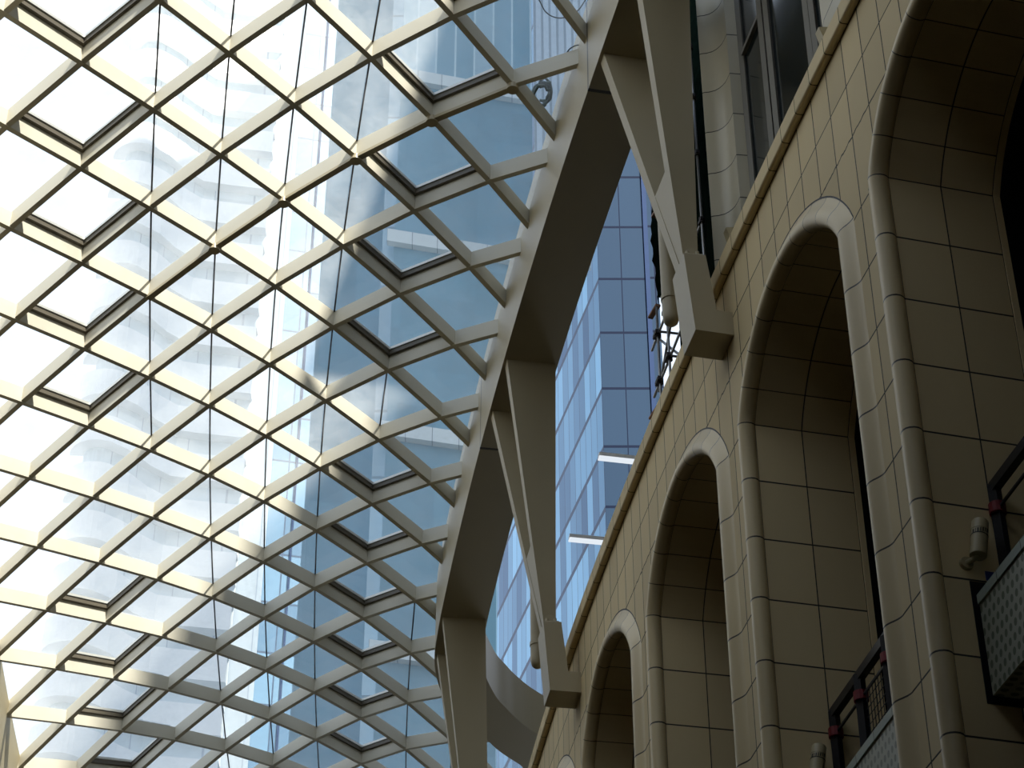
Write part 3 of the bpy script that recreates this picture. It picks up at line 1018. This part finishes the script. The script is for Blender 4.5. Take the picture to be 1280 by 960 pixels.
# ------------------------------------------------------------------ the towers outside
def box_pts(x0, y0, x1, y1, z): return [(x0, y0, z), (x1, y0, z), (x1, y1, z), (x0, y1, z)]
M_bluepanel = tiles('blue_cladding', (0.022, 0.045, 0.084), (0.004, 0.010, 0.030), 0.022, 0.022, var=0.05, rough=0.6, spec=0.05)
M_paintrefl = tiles('painted_reflection_wall', (0.03, 0.12, 0.28), (0.006, 0.022, 0.07), 0.045, 0.025, var=0.4, color2=(0.22, 0.44, 0.66), rough=0.3, spec=0.06)  # reflections painted in as dark to pale blue panel tones, almost no gloss
M_bluedark = paint('dark_blue_metal', (0.014, 0.036, 0.10), 0.6, 0.0, spec=0.1)
root = empty('blue_tower', (6.4, 104, 0), 'blue panelled office tower seen through the gap right of the ring beam', 'tower')
H0, H1, FL, ZB = 0.0, 132.0, 4.0, 88.11 + EYE
xs = [5.02, 6.37, 7.76]
mb = MB()
q = [(5.02, H0), (7.76, H0), (7.76, H1), (5.02, H1)]
mb.face([(x, 100, z) for x, z in q], [((z - ZB) / FL, (x - 6.37) / 1.37) for x, z in q])
mb.face([(5.02, 100.6, H1), (7.76, 100.6, H1), (7.76, 100, H1), (5.02, 100, H1)])
link_mesh('panel_wall', mb, M_bluepanel, root, recalc=False)
mb = MB(); mb.hexa(box_pts(7.76, 99.9, 8.02, 101, H0), box_pts(7.76, 99.9, 8.02, 101, H1))
link_mesh('corner_strip', mb, M_bluedark, root)
mb = MB()
q = [(8.02, H0), (8.55, H0), (8.55, H1), (8.02, H1)]
mb.face([(x, 100.5, z) for x, z in q], [((z - 88.62 - EYE) / FL, (x - 8.36) / 2.0 + .0) for x, z in q])
mb.face([(8.55, 100.5, H0), (8.55, 112, H0), (8.55, 112, H1), (8.55, 100.5, H1)], [(0, .4), (0, .6), (33, .6), (33, .4)])
link_mesh('return_wall', mb, M_bluepanel, root, recalc=False)
mb = MB()
ux, uy = -0.2413, 0.9705
L = 90.0
nseg = 18
for i in range(nseg):
    a, b = L * i / nseg, L * (i + 1) / nseg
    q = [(a, H0), (b, H0), (b, H1), (a, H1)]
    mb.face([(5.02 + ux * t, 100 + uy * t, z) for t, z in q], [((z - ZB) / FL + .03, t / 1.15) for t, z in q])
link_mesh('mirror_wall', mb, M_paintrefl, root, recalc=False)

# pale residential tower with wrap-round balconies
M_resi = tiles('tower_wall', (0.62, 0.68, 0.70), (0.4, 0.45, 0.5), 0.0, 0.02, var=0.06, rough=0.6)
M_balc = paint('white_balcony', (0.86, 0.86, 0.84), 0.5, var=0.03)
root = empty('residential_tower', (-19, 106, 0), 'white tower with stacked curved balconies, leftmost behind the glass roof', 'tower')
def resi_outline(o):
    pts = []
    cx, cy, r = -22.9, 101.6, 1.65 + o
    for i in range(13):
        a = math.radians(185 + i * 10)
        pts.append((cx + r * math.cos(a), cy + r * math.sin(a)))
    pts += [(-21.0 + o * .3, 101.1 - o), (-20.2, 102.4 - o), (-19.2, 103.4 - o), (-18.0, 103.7 - o), (-15.2, 104.2 - o)]
    return pts
body = MB()
pl = resi_outline(-.75)
zz = [0, 60, 130]
rows, uvs = [], []
for z in zz:
    rows.append([(x, y, z) for x, y in pl] + [(-15.2, 116, z), (-24.2, 116, z), (pl[0][0], pl[0][1], z)])
    uvs.append([(z, k * .9) for k in range(len(rows[0]))])
body.grid(rows, uvs)
link_mesh('tower_wall', body, M_resi, root, recalc=False)
for k in range(34):
    zt = 103.1 + EYE - 3.2 * 24 + 3.2 * k
    mb = MB()
    o1, o0 = resi_outline(0.0), resi_outline(-.8)
    rows = [[(x, y, zt - 1.75) for x, y in o0], [(x, y, zt - 1.75) for x, y in o1], [(x, y, zt) for x, y in o1], [(x, y, zt) for x, y in o0]]
    mb.grid(rows)
    link_mesh('balcony_band', mb, M_balc, root, recalc=False)

# mid glass tower
M_mid = tiles('pale_curtain_wall', (0.09, 0.19, 0.30), (0.03, 0.06, 0.11), 0.02, 0.03, var=0.12, rough=0.3, spec=0.2, color2=(0.15, 0.28, 0.40))
root = empty('glass_tower', (-13, 122, 0), 'pale blue glass tower with thin grid lines behind the middle of the roof', 'tower')
mb = MB()
q = [(-17.9, 0), (-10.2, 0), (-10.2, 150), (-17.9, 150)]
mb.face([(x, 118.5 + (x + 17.9) * .24, z) for x, z in q], [(z / 3.6, x / 1.45) for x, z in q])
link_mesh('curtain_wall', mb, M_mid, root, recalc=False)
for k in range(5):
    mb = MB()
    x = -17.5 + k * 1.75
    mb.hexa(box_pts(x - .06, 118.35 + (x + 17.9) * .24, x + .06, 118.49 + (x + 17.9) * .24, 0), box_pts(x - .06, 118.35 + (x + 17.9) * .24, x + .06, 118.49 + (x + 17.9) * .24, 150))
    link_mesh('fin', mb, M_bluedark, root)

# near concrete and glass tower on the right
M_conc = tiles('blue_grey_concrete', (0.18, 0.36, 0.47), (0.14, 0.29, 0.39), 0.006, 0.012, var=0.10, rough=0.6, streak=0.5)
M_glz = tiles('tower_glazing', (0.30, 0.46, 0.56), (0.15, 0.25, 0.32), 0.02, 0.05, var=0.2, rough=0.2, spec=0.6)
M_ledge = tiles('pale_ledge', (0.62, 0.70, 0.72), (0.25, 0.3, 0.33), 0, 0.015, var=0.05, rough=0.5)
root = empty('concrete_tower', (-3, 80, 0), 'blue grey concrete tower with pale ledges behind the right part of the roof', 'tower')
def t3(x, off=0.0): return 75 + (x + 5.2) * .25 - off
mb = MB()
for q in ([(-5.2, 0), (-.63, 0), (-.63, 60), (-5.2, 60)], [(-5.2, 60), (0.95, 60), (0.95, 77), (-5.2, 77)]):
    mb.face([(x, t3(x), z) for x, z in q], [(z / 2.0, x / 1.6) for x, z in q])
mb.face([(-.63, t3(-.63), 0), (-.63, 82, 0), (-.63, 82, 60), (-.63, t3(-.63), 60)])
mb.face([(-.63, t3(-.63), 60), (.95, t3(.95), 60), (.95, 82, 60), (-.63, 82, 60)])
mb.face([(-5.2, t3(-5.2), 0), (-5.2, 90, 0), (-5.2, 90, 130), (-5.2, t3(-5.2), 130)])
link_mesh('front_wall', mb, M_conc, root, recalc=False)
M_upg = tiles('upper_curtain_wall', (0.22, 0.42, 0.54), (0.50, 0.66, 0.74), 0.0, 0.05, var=0.1, color2=(0.44, 0.62, 0.72), rough=0.35, spec=0.2, streak=0.3)
mb = MB()
q = [(-5.2, 77), (0.95, 77), (0.95, 130), (-5.2, 130)]
mb.face([(x, t3(x), z) for x, z in q], [(z / 10.6, x / .9) for x, z in q])
link_mesh('upper_glazing', mb, M_upg, root, recalc=False)
mb = MB(); q = [(-5.75, 0), (-5.2, 0), (-5.2, 130), (-5.75, 130)]
mb.face([(x, 75.4, z) for x, z in q], [(z / 3.4, .5) for x, z in q])
link_mesh('glazed_strip', mb, M_glz, root, recalc=False)
mb = MB(); q = [(-8.6, 0), (-5.75, 0), (-5.75, 130), (-8.6, 130)]
mb.face([(x, 77 + (x + 8.6) * .2, z) for x, z in q], [(z / 3.4, x / 1.4) for x, z in q])
link_mesh('side_wall', mb, M_conc, root, recalc=False)
for z in (33.6, 44.3, 54.8, 65.3, 75.4, 86.0, 97.0):
    mb = MB()
    xe = 6.45 if z > 58 else 4.9
    for i in range(12):
        a, b = -5.5 + xe * i / 12, -5.5 + xe * (i + 1) / 12
        zz = z + EYE
        mb.hexa([(a, t3(a, .35), zz - .35), (b, t3(b, .35), zz - .35), (b, t3(b), zz - .35), (a, t3(a), zz - .35)],
                [(a, t3(a, .35), zz + .35), (b, t3(b, .35), zz + .35), (b, t3(b), zz + .35), (a, t3(a), zz + .35)])
    for f_i in range(len(mb.uv)): mb.uv[f_i] = [(.5, mb.v[i].x / 1.1) for i in mb.f[f_i]]
    link_mesh('ledge', mb, M_ledge, root)
M_rib4 = tiles('ribbed_cladding', (0.36, 0.46, 0.56), (0.20, 0.27, 0.34), 0, 0.16, var=0.05, rough=0.5)
mb = MB()
q = [(0.98, 66), (3.5, 66), (3.5, 120), (0.98, 120)]
mb.face([(x, 72.5 + (x - .9) * .25, z) for x, z in q], [(z / 4, x / .35) for x, z in q])
mb.face([(3.5, 73.1, 66), (3.5, 76, 66), (3.5, 76, 120), (3.5, 73.1, 120)], [(0, .5)] * 4)
mb.face([(0.98, 72.5, 66), (3.5, 73.1, 66), (3.5, 76, 66), (0.98, 76, 66)], [(0, .5)] * 4)
r4 = empty('ribbed_block', (3.5, 76, 0), 'grey ribbed tower face beside the ring beam at the top', 'tower')
link_mesh('ribbed_wall', mb, M_rib4, r4, recalc=False)
